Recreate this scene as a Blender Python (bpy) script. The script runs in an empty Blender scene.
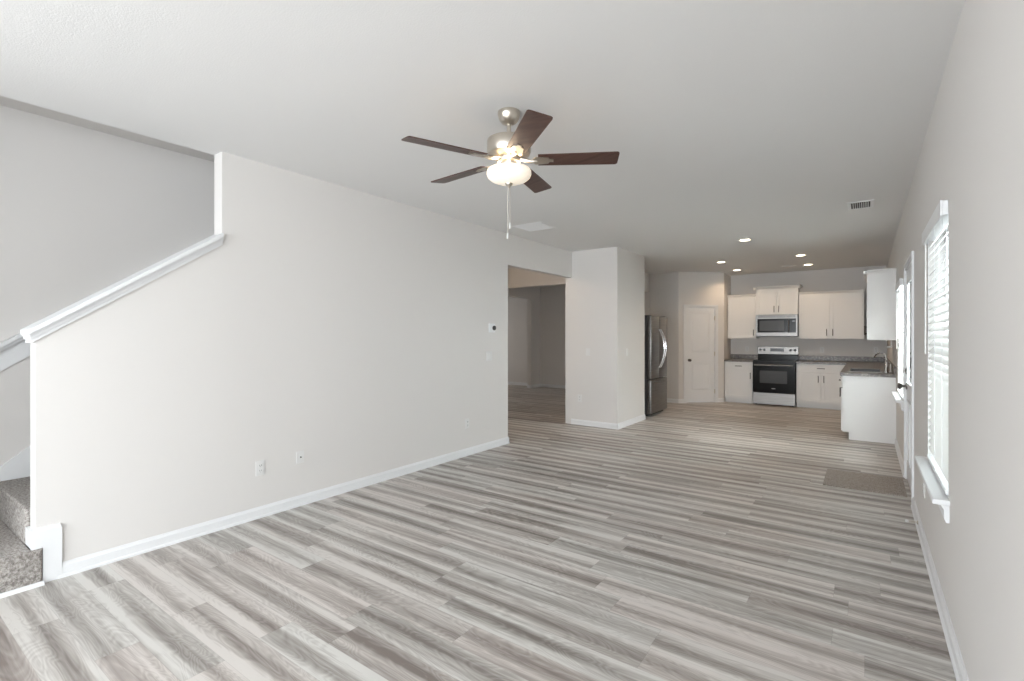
import bpy, bmesh, math, random
from mathutils import Matrix, Vector
random.seed(7)
sc = bpy.context.scene
COL = sc.collection
PI = math.pi
# ------------------------------------------------------------------ camera
FPX, U0, HY, CAM_H = 493.0, 866.0, 336.0, 1.40
YAW = math.atan((U0 - 512) / FPX)
cd = bpy.data.cameras.new('camera'); cam = bpy.data.objects.new('camera', cd); COL.objects.link(cam)
cd.sensor_width = 36; cd.lens = FPX / 1024 * 36; cd.clip_start = .02
cd.shift_y = -(340.5 - HY) / 1024
cam.location = (0, 0, CAM_H); cam.rotation_euler = (PI / 2, 0, YAW)
sc.camera = cam
# ------------------------------------------------------------------ world, lights, exposure
w = bpy.data.worlds.new('world'); sc.world = w; w.use_nodes = True
bg = w.node_tree.nodes['Background']; bg.inputs[0].default_value = (.86, .93, 1, 1); bg.inputs[1].default_value = 1.0
sc.view_settings.view_transform = 'Standard'; sc.view_settings.look = 'None'
sc.view_settings.gamma = 1; sc.view_settings.use_curve_mapping = False
sc.view_settings.exposure = 0.40
sc.cycles.max_bounces = 10; sc.cycles.diffuse_bounces = 6
def area(name, loc, rot, sx, sy, power, col=(1, 1, 1)):
    l = bpy.data.lights.new(name, 'AREA'); l.shape = 'RECTANGLE'; l.size = sx; l.size_y = sy; l.energy = power; l.color = col
    o = bpy.data.objects.new(name, l); COL.objects.link(o); o.location = loc; o.rotation_euler = rot; return o
area('fill_rear', (-1.75, -5.58, 1.3), (PI / 2, 0, 0), 3.3, 2.1, 235, (.90, .955, 1))  # unseen fill behind the camera, added for even light down the room
area('fill_side', (.44, -2.6, 1.4), (0, PI / 2, 0), 1.4, 1.9, 100, (.90, .955, 1))  # added fill at an unseen side opening, brightens the left wall
area('fill_foyer', (-9.72, 10.3, 1.4), (0, -PI / 2, 0), 1.4, 1.2, 5, (1, .86, .72))  # added warm fill in the unseen end of the far room
area('fill_entry', (-3.86, -3.15, 1.45), (0, -PI / 2, 0), 1.5, 1.1, 62, (.90, .955, 1))  # added fill out of view on the left, brightens the right wall
area('daylight_window', (.62, 3.6, 1.35), (0, PI / 2, 0), 1.4, 0.9, 30, (.90, .955, 1))
area('daylight_door', (.62, 5.76, 1.4), (0, PI / 2, 0), 1.1, 0.6, 260, (.90, .955, 1))
area('daylight_dining', (.62, 7.2, 1.4), (0, PI / 2, 0), 1.2, 0.9, 150, (.90, .955, 1))

# ------------------------------------------------------------------ materials
def mat(name, col, rough=.6, metal=0, spec=.4, bump=None, em=None, es=0, trans=0, var=None):
    m = bpy.data.materials.new(name); m.use_nodes = True; nt = m.node_tree; b = nt.nodes['Principled BSDF']
    b.inputs['Base Color'].default_value = (*col, 1); b.inputs['Roughness'].default_value = rough
    b.inputs['Metallic'].default_value = metal; b.inputs['Specular IOR Level'].default_value = spec
    if em: b.inputs['Emission Color'].default_value = (*em, 1); b.inputs['Emission Strength'].default_value = es
    tc = nt.nodes.new('ShaderNodeTexCoord')
    sc_, st = bump if bump else (60, .02)
    n = nt.nodes.new('ShaderNodeTexNoise'); n.inputs['Scale'].default_value = sc_; n.inputs['Detail'].default_value = 3
    nt.links.new(tc.outputs['Object'], n.inputs['Vector'])
    bp = nt.nodes.new('ShaderNodeBump'); bp.inputs['Strength'].default_value = st; bp.inputs['Distance'].default_value = .01
    nt.links.new(n.outputs['Fac'], bp.inputs['Height']); nt.links.new(bp.outputs['Normal'], b.inputs['Normal'])
    if var:
        vs, va, vb = var
        n2 = nt.nodes.new('ShaderNodeTexNoise'); n2.inputs['Scale'].default_value = 1; n2.inputs['Detail'].default_value = 5
        mp = nt.nodes.new('ShaderNodeMapping'); mp.inputs['Scale'].default_value = vs
        nt.links.new(tc.outputs['Object'], mp.inputs['Vector']); nt.links.new(mp.outputs[0], n2.inputs['Vector'])
        cr = nt.nodes.new('ShaderNodeValToRGB'); cr.color_ramp.elements[0].color = (*va, 1); cr.color_ramp.elements[1].color = (*vb, 1)
        cr.color_ramp.elements[0].position = .35; cr.color_ramp.elements[1].position = .65
        nt.links.new(n2.outputs['Fac'], cr.inputs[0]); nt.links.new(cr.outputs[0], b.inputs['Base Color'])
    return m
M = {}
M['wall'] = mat('wall_paint', (.73, .71, .69), .75, spec=.2, bump=(250, .05))
M['ceil'] = mat('ceiling_paint', (.79, .79, .785), .9, spec=.1, bump=(120, .12))
M['trim'] = mat('white_trim_paint', (.80, .81, .82), .35)
M['cab'] = mat('cabinet_paint', (.78, .775, .765), .35)
M['plate'] = mat('white_plastic', (.76, .755, .745), .3)
M['slot'] = mat('dark_slot', (.06, .06, .06), .6)
M['steel'] = mat('stainless_steel', (.26, .25, .24), .36, 1, var=((3, 3, 60), (.235, .225, .215), (.29, .28, .27)))
M['sink'] = mat('sink_steel', (.13, .13, .13), .5, 1)
M['nickel'] = mat('brushed_nickel', (.62, .57, .50), .3, 1)
M['chrome'] = mat('chrome', (.8, .8, .82), .1, 1)
M['black'] = mat('black_glass', (.006, .006, .006), .12, spec=.12)
M['blackp'] = mat('black_enamel', (.02, .02, .02), .3)
M['winglass'] = mat('oven_window_glass', (.05, .05, .05), .2, spec=.2)
M['pull'] = mat('bronze_pull', (.06, .05, .045), .4, .6)
M['dark'] = mat('fridge_side_paint', (.10, .10, .105), .4)
M['display'] = mat('display', (.01, .01, .012), .1)
M['darkknob'] = mat('satin_dark_nickel', (.20, .19, .18), .3, 1)
M['walnut'] = mat('walnut_blade', (.1, .03, .02), .35, var=((4, 40, 4), (.055, .024, .018), (.10, .050, .038)))
M['blind'] = mat('blind_vinyl', (.88, .88, .87), .45)
def translucent(m, f, col):
    nt = m.node_tree; b = nt.nodes['Principled BSDF']; out = nt.nodes['Material Output']
    t = nt.nodes.new('ShaderNodeBsdfTranslucent'); t.inputs[0].default_value = (*col, 1)
    x = nt.nodes.new('ShaderNodeMixShader'); x.inputs[0].default_value = f
    nt.links.new(b.outputs[0], x.inputs[1]); nt.links.new(t.outputs[0], x.inputs[2]); nt.links.new(x.outputs[0], out.inputs[0])
translucent(M['blind'], .22, (.95, .95, .93))
M['bowl'] = mat('frosted_glass_bowl', (.9, .87, .8), .3, em=(1, .83, .62), es=.38)
M['lens'] = mat('downlight_lens', (.9, .9, .85), .4, em=(1, .85, .62), es=9)
g = bpy.data.materials.new('window_glass'); g.use_nodes = True; nt = g.node_tree; nt.nodes.clear()
o_ = nt.nodes.new('ShaderNodeOutputMaterial'); t_ = nt.nodes.new('ShaderNodeBsdfTransparent'); gl = nt.nodes.new('ShaderNodeBsdfGlossy')
gl.inputs['Roughness'].default_value = .02; t_.inputs[0].default_value = (.96, .98, .97, 1); mx = nt.nodes.new('ShaderNodeMixShader')
fr = nt.nodes.new('ShaderNodeFresnel'); nt.links.new(fr.outputs[0], mx.inputs[0]); nt.links.new(t_.outputs[0], mx.inputs[1])
nt.links.new(gl.outputs[0], mx.inputs[2]); nt.links.new(mx.outputs[0], o_.inputs[0]); M['glass'] = g

def node(nt, t, **k):
    n = nt.nodes.new(t)
    for a, v in k.items(): setattr(n, a, v)
    return n
def mth(nt, op, a, b=None, c=None):
    n = nt.nodes.new('ShaderNodeMath'); n.operation = op
    for i, v in enumerate((a, b, c)):
        if v is None: continue
        if isinstance(v, (int, float)): n.inputs[i].default_value = v
        else: nt.links.new(v, n.inputs[i])
    return n.outputs[0]
def plank_mat():
    m = bpy.data.materials.new('grey_oak_planks'); m.use_nodes = True; nt = m.node_tree; L = nt.links; b = nt.nodes['Principled BSDF']
    tc = node(nt, 'ShaderNodeTexCoord'); sp = node(nt, 'ShaderNodeSeparateXYZ'); L.new(tc.outputs['Object'], sp.inputs[0])
    X, Y = sp.outputs[0], sp.outputs[1]
    PW, PL = .165, 1.22
    ry = mth(nt, 'DIVIDE', Y, PW); row = mth(nt, 'FLOOR', ry); fy = mth(nt, 'FRACT', ry)
    wn = node(nt, 'ShaderNodeTexWhiteNoise', noise_dimensions='1D'); L.new(row, wn.inputs['W'])
    rx = mth(nt, 'ADD', mth(nt, 'DIVIDE', X, PL), mth(nt, 'MULTIPLY', wn.outputs[0], 7.3)); pid = mth(nt, 'FLOOR', rx); fx = mth(nt, 'FRACT', rx)
    cv = node(nt, 'ShaderNodeCombineXYZ'); L.new(row, cv.inputs[0]); L.new(pid, cv.inputs[1])
    w2 = node(nt, 'ShaderNodeTexWhiteNoise', noise_dimensions='3D'); L.new(cv.outputs[0], w2.inputs['Vector'])
    sr = node(nt, 'ShaderNodeSeparateColor'); L.new(w2.outputs['Color'], sr.inputs[0])
    # per-plank shifted coordinates
    def vec(sx, sy, amp):
        c = node(nt, 'ShaderNodeCombineXYZ')
        L.new(mth(nt, 'ADD', mth(nt, 'MULTIPLY', X, sx), mth(nt, 'MULTIPLY', sr.outputs[0], amp)), c.inputs[0])
        L.new(mth(nt, 'ADD', mth(nt, 'MULTIPLY', Y, sy), mth(nt, 'MULTIPLY', sr.outputs[1], amp)), c.inputs[1])
        L.new(mth(nt, 'MULTIPLY', sr.outputs[2], amp), c.inputs[2]); return c.outputs[0]
    def noise(v, det=4, dist=0, rough=.55):
        n = node(nt, 'ShaderNodeTexNoise'); n.inputs['Scale'].default_value = 1; n.inputs['Detail'].default_value = det
        n.inputs['Distortion'].default_value = dist; n.inputs['Roughness'].default_value = rough; L.new(v, n.inputs['Vector']); return n.outputs['Fac']
    broad = noise(vec(.75, 17, 40), 2, .4)          # long streaks along the plank
    fine = noise(vec(3.5, 110, 60), 4, .3, .65)        # fine grain
    # cathedral rings
    ringb = noise(vec(1.3, 7, 30), 2, .9)
    ring = mth(nt, 'PINGPONG', mth(nt, 'MULTIPLY', ringb, 20), .5)
    cr = node(nt, 'ShaderNodeValToRGB'); e = cr.color_ramp.elements
    e[0].position = .24; e[0].color = (.215, .19, .174, 1); e[1].position = .74; e[1].color = (.66, .645, .62, 1)
    k = cr.color_ramp.elements.new(.5); k.color = (.42, .395, .372, 1)
    v = mth(nt, 'ADD', mth(nt, 'MULTIPLY', mth(nt, 'SUBTRACT', broad, .5), .92), .545)
    v = mth(nt, 'ADD', v, mth(nt, 'MULTIPLY', mth(nt, 'SUBTRACT', sr.outputs[0], .5), .19))
    v = mth(nt, 'ADD', v, mth(nt, 'MULTIPLY', mth(nt, 'SUBTRACT', fine, .5), .30))
    v = mth(nt, 'ADD', v, mth(nt, 'MULTIPLY', mth(nt, 'SUBTRACT', ring, .25), .22))
    edge = mth(nt, 'MULTIPLY', mth(nt, 'ABSOLUTE', mth(nt, 'SUBTRACT', mth(nt, 'FRACT', mth(nt, 'ADD', fy, mth(nt, 'MULTIPLY', mth(nt, 'SUBTRACT', sr.outputs[1], .5), .35))), .5)), 2)
    v = mth(nt, 'ADD', v, mth(nt, 'MULTIPLY', mth(nt, 'SUBTRACT', mth(nt, 'SMOOTH_MIN', edge, .9, .2), .5), .34))
    L.new(v, cr.inputs[0])
    # faint reddish or green cast in some boards
    tint = node(nt, 'ShaderNodeMix', data_type='RGBA', blend_type='MULTIPLY'); tint.inputs['Factor'].default_value = 1
    tr = node(nt, 'ShaderNodeValToRGB'); tr.color_ramp.elements[0].color = (1, .955, .94, 1); tr.color_ramp.elements[1].color = (.99, 1, .992, 1)
    L.new(sr.outputs[2], tr.inputs[0]); L.new(cr.outputs[0], tint.inputs['A']); L.new(tr.outputs[0], tint.inputs['B'])
    # seams
    s1 = mth(nt, 'LESS_THAN', mth(nt, 'ABSOLUTE', mth(nt, 'SUBTRACT', fy, .5)), .492)
    s2 = mth(nt, 'LESS_THAN', mth(nt, 'ABSOLUTE', mth(nt, 'SUBTRACT', fx, .5)), .4988)
    s = mth(nt, 'ADD', mth(nt, 'MULTIPLY', mth(nt, 'MULTIPLY', s1, s2), .14), .86)
    sm = node(nt, 'ShaderNodeMix', data_type='RGBA', blend_type='MULTIPLY'); sm.inputs['Factor'].default_value = 1
    L.new(tint.outputs['Result'], sm.inputs['A']); L.new(s, sm.inputs['B']); L.new(sm.outputs['Result'], b.inputs['Base Color'])
    b.inputs['Roughness'].default_value = .42; b.inputs['Specular IOR Level'].default_value = .35
    bp = node(nt, 'ShaderNodeBump'); bp.inputs['Strength'].default_value = .06; bp.inputs['Distance'].default_value = .004
    L.new(fine, bp.inputs['Height']); L.new(bp.outputs[0], b.inputs['Normal'])
    return m
M['plank'] = plank_mat()
def speckle(name, scale, stops, rough, bump=0, scale2=None):
    m = bpy.data.materials.new(name); m.use_nodes = True; nt = m.node_tree; L = nt.links; b = nt.nodes['Principled BSDF']
    tc = node(nt, 'ShaderNodeTexCoord'); n = node(nt, 'ShaderNodeTexNoise'); n.inputs['Scale'].default_value = scale; n.inputs['Detail'].default_value = 6
    n.inputs['Roughness'].default_value = .7
    L.new(tc.outputs['Object'], n.inputs['Vector']); cr = node(nt, 'ShaderNodeValToRGB')
    for i, (p, c) in enumerate(stops):
        e = cr.color_ramp.elements[i] if i < 2 else cr.color_ramp.elements.new(p)
        e.position = p; e.color = (*c, 1)
    L.new(n.outputs['Fac'], cr.inputs[0]); L.new(cr.outputs[0], b.inputs['Base Color']); b.inputs['Roughness'].default_value = rough
    if bump:
        bp = node(nt, 'ShaderNodeBump'); bp.inputs['Strength'].default_value = bump; bp.inputs['Distance'].default_value = .01
        L.new(n.outputs['Fac'], bp.inputs['Height']); L.new(bp.outputs[0], b.inputs['Normal'])
    return m
M['granite'] = speckle('granite', 30, [(.38, (.07, .06, .06)), (.66, (.32, .29, .265)), (.5, (.14, .12, .105))], .3)
M['carpet'] = speckle('speckled_carpet', 75, [(.36, (.20, .18, .165)), (.64, (.60, .575, .545)), (.5, (.39, .36, .335))], .95, .9)
M['matcarpet'] = speckle('beige_carpet', 110, [(.36, (.22, .19, .165)), (.64, (.50, .45, .40)), (.5, (.36, .32, .285))], .95, .6)

# ------------------------------------------------------------------ mesh helpers
class MB:
    def __init__(s, mtx=None): s.bm = bmesh.new(); s.m = mtx or Matrix()
    def add(s, vs, fs):
        v = [s.bm.verts.new(s.m @ Vector(p)) for p in vs]
        for f in fs:
            try: s.bm.faces.new([v[i] for i in f])
            except ValueError: pass
        return s
    def box(s, x0, x1, y0, y1, z0, z1):
        return s.add([(x0, y0, z0), (x1, y0, z0), (x1, y1, z0), (x0, y1, z0), (x0, y0, z1), (x1, y0, z1), (x1, y1, z1), (x0, y1, z1)],
                     [(0, 3, 2, 1), (4, 5, 6, 7), (0, 1, 5, 4), (1, 2, 6, 5), (2, 3, 7, 6), (3, 0, 4, 7)])
    def rbox(s, x0, x1, y0, y1, z0, z1, r=.004, seg=2):
        t = bmesh.new(); mm = MB(); mm.bm = t; mm.box(x0, x1, y0, y1, z0, z1)
        bmesh.ops.bevel(t, geom=t.edges[:] , offset=r, segments=seg, affect='EDGES', profile=.5)
        return s.merge(t)
    def merge(s, t):
        t.verts.index_update(); vs = [v.co.copy() for v in t.verts]; fs = [[v.index for v in f.verts] for f in t.faces]; t.free()
        return s.add(vs, fs)
    def prism(s, pts, axis, a0, a1):
        def P(p, a): return (a, p[0], p[1]) if axis == 'x' else ((p[0], a, p[1]) if axis == 'y' else (p[0], p[1], a))
        n = len(pts)
        return s.add([P(p, a0) for p in pts] + [P(p, a1) for p in pts],
                     [tuple(range(n)), tuple(range(2 * n - 1, n - 1, -1))] + [(i, i + n, (i + 1) % n + n, (i + 1) % n) for i in range(n)])
    def lathe(s, prof, c=(0, 0, 0), axis='z', n=40, caps=True):
        vs, fs = [], []
        for (r, h) in prof:
            for k in range(n):
                a = 2 * PI * k / n; x, y = r * math.cos(a), r * math.sin(a)
                p = (x, y, h) if axis == 'z' else ((h, x, y) if axis == 'x' else (x, h, y))
                vs.append((p[0] + c[0], p[1] + c[1], p[2] + c[2]))
        for j in range(len(prof) - 1):
            for k in range(n): fs.append((j * n + k, j * n + (k + 1) % n, (j + 1) * n + (k + 1) % n, (j + 1) * n + k))
        if caps: fs.append(tuple(range(n))); fs.append(tuple((len(prof) - 1) * n + k for k in range(n - 1, -1, -1)))
        return s.add(vs, fs)
    def tube(s, path, r, n=10):
        path = [Vector(p) for p in path]; rs = r if isinstance(r, (list, tuple)) else [r] * len(path)
        vs, fs = [], []; up = Vector((0, 0, 1))
        d0 = (path[1] - path[0]).normalized(); u = d0.cross(up if abs(d0.z) < .9 else Vector((1, 0, 0))).normalized()
        for i, p in enumerate(path):
            d = (path[min(i + 1, len(path) - 1)] - path[max(i - 1, 0)]).normalized()
            u = (u - d * u.dot(d)).normalized(); v = d.cross(u)
            for k in range(n):
                a = 2 * PI * k / n; vs.append(tuple(p + (u * math.cos(a) + v * math.sin(a)) * rs[i]))
        for j in range(len(path) - 1):
            for k in range(n): fs.append((j * n + k, j * n + (k + 1) % n, (j + 1) * n + (k + 1) % n, (j + 1) * n + k))
        fs.append(tuple(range(n))); fs.append(tuple((len(path) - 1) * n + k for k in range(n - 1, -1, -1)))
        return s.add(vs, fs)
    def cells(s, plane, d0, d1, a0, a1, z0, z1, holes):
        """wall slab with rectangular holes; plane 'x' = constant-x wall running in y, 'y' = constant-y wall running in x"""
        As = sorted({a0, a1, *[h[0] for h in holes], *[h[1] for h in holes]})
        for i in range(len(As) - 1):
            l, r = As[i], As[i + 1]; mid = (l + r) / 2; cuts = sorted((h[2], h[3]) for h in holes if h[0] < mid < h[1]); z = z0
            for (c0, c1) in cuts + [(z1, z1)]:
                if c0 > z + 1e-5:
                    if plane == 'x': s.box(d0, d1, l, r, z, c0)
                    else: s.box(l, r, d0, d1, z, c0)
                z = max(z, c1)
        bmesh.ops.remove_doubles(s.bm, verts=s.bm.verts[:], dist=1e-5)
        return s
    def build(s, name, m, parent=None, smooth=False):
        bm = s.bm; bmesh.ops.recalc_face_normals(bm, faces=bm.faces[:])
        me = bpy.data.meshes.new(name); o = bpy.data.objects.new(name, me); COL.objects.link(o)
        if parent is not None:
            root = parent
            while root.parent: root = root.parent
            bmesh.ops.translate(bm, verts=bm.verts[:], vec=-root.location); o.parent = parent
        else:
            xs = [v.co.x for v in bm.verts]; ys = [v.co.y for v in bm.verts]; zs = [v.co.z for v in bm.verts]
            c = Vector(((min(xs) + max(xs)) / 2, (min(ys) + max(ys)) / 2, min(zs)))
            bmesh.ops.translate(bm, verts=bm.verts[:], vec=-c); o.location = c
        bm.to_mesh(me); bm.free(); me.materials.append(m)
        if smooth:
            for p in me.polygons: p.use_smooth = True
            try: me.set_sharp_from_angle(angle=math.radians(35))
            except Exception: pass
        return o
def thing(name, loc, label=None, cat=None, group=None, kind=None):
    o = bpy.data.objects.new(name, None); COL.objects.link(o); o.location = loc; o.empty_display_size = .05
    return tag(o, label, cat, group, kind)
def tag(o, label=None, cat=None, group=None, kind=None):
    if label: o['label'] = label
    if cat: o['category'] = cat
    if group: o['group'] = group
    if kind: o['kind'] = kind
    return o
def struct(o): o['kind'] = 'structure'; return o
def S(name, mb, m): return struct(mb.build(name, m))

H = 2.74
XL, XR, YB, YF = -3.80, .32, 11.75, -5.5
# ------------------------------------------------------------------ shell
S('floor', MB().box(-9.9, .47, -5.65, 11.95, -.1, 0), M['plank'])
S('ceiling', MB().cells('y', 0, 1, -9.9, .47, 0, 1, []) if False else
  MB().box(-3.92, .47, -5.65, 11.95, H, H + .12).box(-9.9, -3.92, 5.0, 11.95, H, H + .12), M['ceil'])
S('ceiling_stairwell', MB().box(-5.0, -3.92, -.47, 5.0, 3.0, 3.12), M['wall'])
# left wall with the sloping half wall, the passage and its header
wl = [(.69, 0), (5.20, 0), (5.20, 2.33), (6.93, 2.33), (6.93, 2.74), (1.68, 2.74), (1.68, 2.075), (.69, 1.385)]
S('wall_left', MB().prism(wl, 'x', -3.92, XL), M['wall'])
S('wall_column', MB().box(-3.92, -3.03, 6.93, 8.05, 0, H), M['wall'])
S('wall_alcove', MB().cells('x', -3.92, -3.80, 8.05, 10.373, 0, H, [(9.30, 10.35, 0, 2.34)]).box(-3.92, -3.172, 10.373, 10.49, 0, H), M['wall'])
NW, DR, FW = (3.13, 4.06, .605, 2.04), (5.26, 6.18, 0, 2.04), (6.64, 7.58, .70, 2.0)
S('wall_right', MB().cells('x', XR, .47, YF, YB, 0, H, [NW, DR, FW, (-3.6, -1.6, .6, 2.2)]), M['wall'])  # rearmost opening is added for the side fill
S('wall_back', MB().box(-2.665, .47, YB, YB + .12, 0, H), M['wall'])
S('wall_front', MB().cells('y', YF - .12, YF, -3.92, XR, 0, H, [(-3.45, -.05, .2, 2.35)]), M['wall'])  # unseen rear wall, set far back for gentler light falloff; opening added
S('wall_entry', MB().cells('x', -3.92, -3.80, YF, -.35, 0, H, [(-3.7, -2.6, .7, 2.2)]).box(-4.99, -3.92, -.47, -.35, 0, 3.0), M['wall'])  # unseen opening added for the entry fill
S('wall_stairs', MB().box(-4.99, -4.87, -.35, 5.0, 0, 3.0), M['wall'])
S('wall_hall', MB().box(-9.8, -3.92, 4.88, 5.0, 0, 3.0).box(-9.8, -3.92, 11.5, 11.62, 0, H), M['wall'])
S('wall_foyer', MB().cells('x', -9.92, -9.8, 4.9, 11.62, 0, H, [(9.6, 11.0, .7, 2.1)]), M['wall'])  # unseen opening added for the foyer fill
S('wall_partition', MB().cells('x', -7.42, -7.30, 5.0, 11.5, 0, H, [(8.6, 11.05, 0, 2.40)]), M['wall'])
S('wall_header', MB().box(-7.3, -3.92, 7.93, 8.05, 2.36, H), M['wall'])
# angled pantry wall: local frame u along wall, v towards the room
A = Vector((-3.172, 10.373, 0)); r2 = math.sqrt(.5)
PM = Matrix(((r2, r2, 0, A.x), (r2, -r2, 0, A.y), (0, 0, 1, 0), (0, 0, 0, 1)))
PL_ = 1.028
S('wall_pantry', MB(PM).cells('y', -.12, 0, 0, PL_, 0, H, [(.167, .827, 0, 2.0)]), M['wall'])
S('wall_pantry_side', MB().box(-2.565, -2.445, 11.10, YB, 0, H), M['wall'])

# baseboards: profile boards
def bboard(mb, p0, p1, nx, ny, hh=.085, t=.014):
    """board on a wall from p0 to p1, sticking out along (nx, ny)"""
    d = Vector((p1[0] - p0[0], p1[1] - p0[1], 0)); L_ = d.length; d.normalize(); n = Vector((nx, ny, 0))
    prof = [(0, 0), (t + .008, 0), (t + .008, .012), (t, .02), (t, hh - .02), (t * .55, hh - .008), (t * .4, hh), (0, hh)]
    k = len(prof); vs = []
    for s_ in (0, L_):
        for (o, z) in prof: vs.append(tuple(Vector((p0[0], p0[1], 0)) + d * s_ + n * o + Vector((0, 0, z))))
    mb.add(vs, [tuple(range(k)), tuple(range(2 * k - 1, k - 1, -1))] + [(i, i + k, (i + 1) % k + k, (i + 1) % k) for i in range(k)])
    return mb
b = MB(); bboard(b, (XL, .78), (XL, 5.214), 1, 0); bboard(b, (XL + .014, 5.20), (-3.92, 5.20), 0, 1)
S('baseboard_left', b, M['trim'])
b = MB(); bboard(b, (-3.81, 6.93), (-3.016, 6.93), 0, -1); bboard(b, (-3.03, 6.916), (-3.03, 8.05), 1, 0)
S('baseboard_column', b, M['trim'])
b = MB(); bboard(b, (XR, YF), (XR, 5.20), -1, 0); bboard(b, (XR, 6.24), (XR, 8.245), -1, 0)
S('baseboard_right', b, M['trim'])
b = MB(); bboard(b, (-3.8, 10.373), (-3.172, 10.373), 0, -1); bboard(b, (-3.8, 9.30), (-3.8, 8.05), 1, 0)
S('baseboard_alcove', b, M['trim'])
b = MB(); d = lambda u: (A.x + r2 * u, A.y + r2 * u)
bboard(b, d(0), d(.109), r2, -r2); bboard(b, d(.886), d(PL_), r2, -r2)
S('baseboard_pantry', b, M['trim'])
b = MB(); bboard(b, (-9.8, 11.5), (-3.92, 11.5), 0, -1); bboard(b, (-7.30, 11.05), (-7.42, 11.05), 0, -1); bboard(b, (-7.30, 11.05), (-7.30, 11.5), 1, 0)
bboard(b, (-7.3, 5.0), (-7.3, 8.6), 1, 0)
S('baseboard_hall', b, M['trim'])
# stepped skirt block at the low end of the half wall
S('trim_1', MB().box(-3.80, -3.783, .690, .80, .202, .30).box(-3.80, -3.783, .718, .80, 0, .202).box(-3.935, -3.783, .672, .690, .202, .30)
  .prism([(-3.80, .30), (-3.783, .30), (-3.788, .312), (-3.80, .316)], 'y', .676, .795), M['trim'])
# sloping cap of the half wall
def zt(y): return 1.417 + .695 * (y - .628)
cap = MB()
def slope(mb, y0, y1, o0, o1, x0, x1): mb.prism([(y0, zt(y0) + o0), (y1, zt(y1) + o0), (y1, zt(y1) + o1), (y0, zt(y0) + o1)], 'x', x0, x1)
slope(cap, .655, 1.672, -.028, 0, -3.965, -3.755)
slope(cap, .66, 1.676, -.042, -.026, -3.955, -3.768)
slope(cap, .665, 1.68, -.062, -.040, -3.945, -3.778)
slope(cap, .672, 1.68, -.086, -.060, -3.937, -3.786)
S('trim_2', cap, M['trim'])
# ledge and skirt on the far stair wall
lg = MB(); x0 = -4.87
def zs(y): return 1.355 + .71 * (y - .705)
def slp(mb, y0, y1, o0, o1, xa, xb, f=zs): mb.prism([(y0, f(y0) + o0), (y1, f(y1) + o0), (y1, f(y1) + o1), (y0, f(y0) + o1)], 'x', xa, xb)
slp(lg, -.1, 2.9, -.03, 0, x0, x0 + .085); slp(lg, -.1, 2.9, -.055, -.03, x0, x0 + .06); slp(lg, -.1, 2.9, -.20, -.055, x0, x0 + .02)
S('trim_3', lg, M['trim'])
sk = MB(); sk.prism([(-.35, .20), (3.3, .20), (3.3, 2.57), (.705, .495), (.50, .33), (-.35, .33)], 'x', x0, x0 + .018)
S('trim_4', sk, M['trim'])
# white strip at the foot of the carpeted step
S('trim_5', MB().prism([(-3.770, 0), (-3.748, 0), (-3.748, .008), (-3.760, .02), (-3.770, .02)], 'y', -.35, .718), M['trim'])

# ------------------------------------------------------------------ staircase
m_ = MB(); m_.prism([(-4.85, -.34), (-3.771, -.34), (-3.771, .716), (-3.799, .716), (-3.799, .667), (-4.85, .667)], 'z', .0, .20)
bmesh.ops.bevel(m_.bm, geom=[e for e in m_.bm.edges if abs(e.verts[0].co.x + 3.771) < 1e-4 and abs(e.verts[1].co.x + 3.771) < 1e-4 and (e.verts[0].co.z > .1 or e.verts[1].co.z > .1)], offset=.018, segments=3, affect='EDGES', profile=.5)
tag(m_.build('stair_landing', M['carpet'], None, True), 'lowest carpeted landing step at the foot of the half wall', 'step')
st = thing('staircase', (-4.39, .69, 0), 'stairs covered in speckled grey-beige carpet rising behind the half wall', 'stairs')
RIS, RUN = .20, .25
for i in range(12):
    y0 = .69 + i * RUN; z1 = .20 + RIS * (i + 1)
    MB().rbox(-4.85, -3.935, y0 - .02, y0 + RUN + .03, z1 - RIS + .001 if i else .001, z1, .014, 3).build('step', M['carpet'], st, True)

# ------------------------------------------------------------------ windows
def window(name, hole, meet=True):
    y0, y1, z0, z1 = hole; root = struct(thing(name, (.42, (y0 + y1) / 2, z0)))
    f = MB(); t = .045
    for a in ((y0, y0 + t, z0, z1), (y1 - t, y1, z0, z1), (y0 + t, y1 - t, z0, z0 + t), (y0 + t, y1 - t, z1 - t, z1)): f.box(.40, .45, *a)
    f.box(.405, .445, y0 + t, y1 - t, (z0 + z1) / 2 - .02, (z0 + z1) / 2 + .02)
    f.build('window_frame', M['trim'], root)
    MB().box(.424, .428, y0 + t - .01, y1 - t + .01, z0 + t - .01, z1 - t + .01).build('glass_pane', M['glass'], root)
    s_ = MB(); s_.box(.32, .40, y0 + .001, y1 - .001, z0 - .0, z0 + .022)
    s_.rbox(.255, .322, y0 - .06, y1 + .06, z0 - .004, z0 + .022, .006)
    s_.build('window_sill', M['trim'], root)
    ap = MB(); ap.prism([(.32, z0 - .09), (.308, z0 - .09), (.300, z0 - .07), (.300, z0 - .03), (.285, z0 - .004), (.32, z0 - .004)], 'y', y0 - .035, y1 + .035)
    ap.build('window_apron', M['trim'], root)
    return root
window('window_1', NW); window('window_2', FW)
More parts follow.
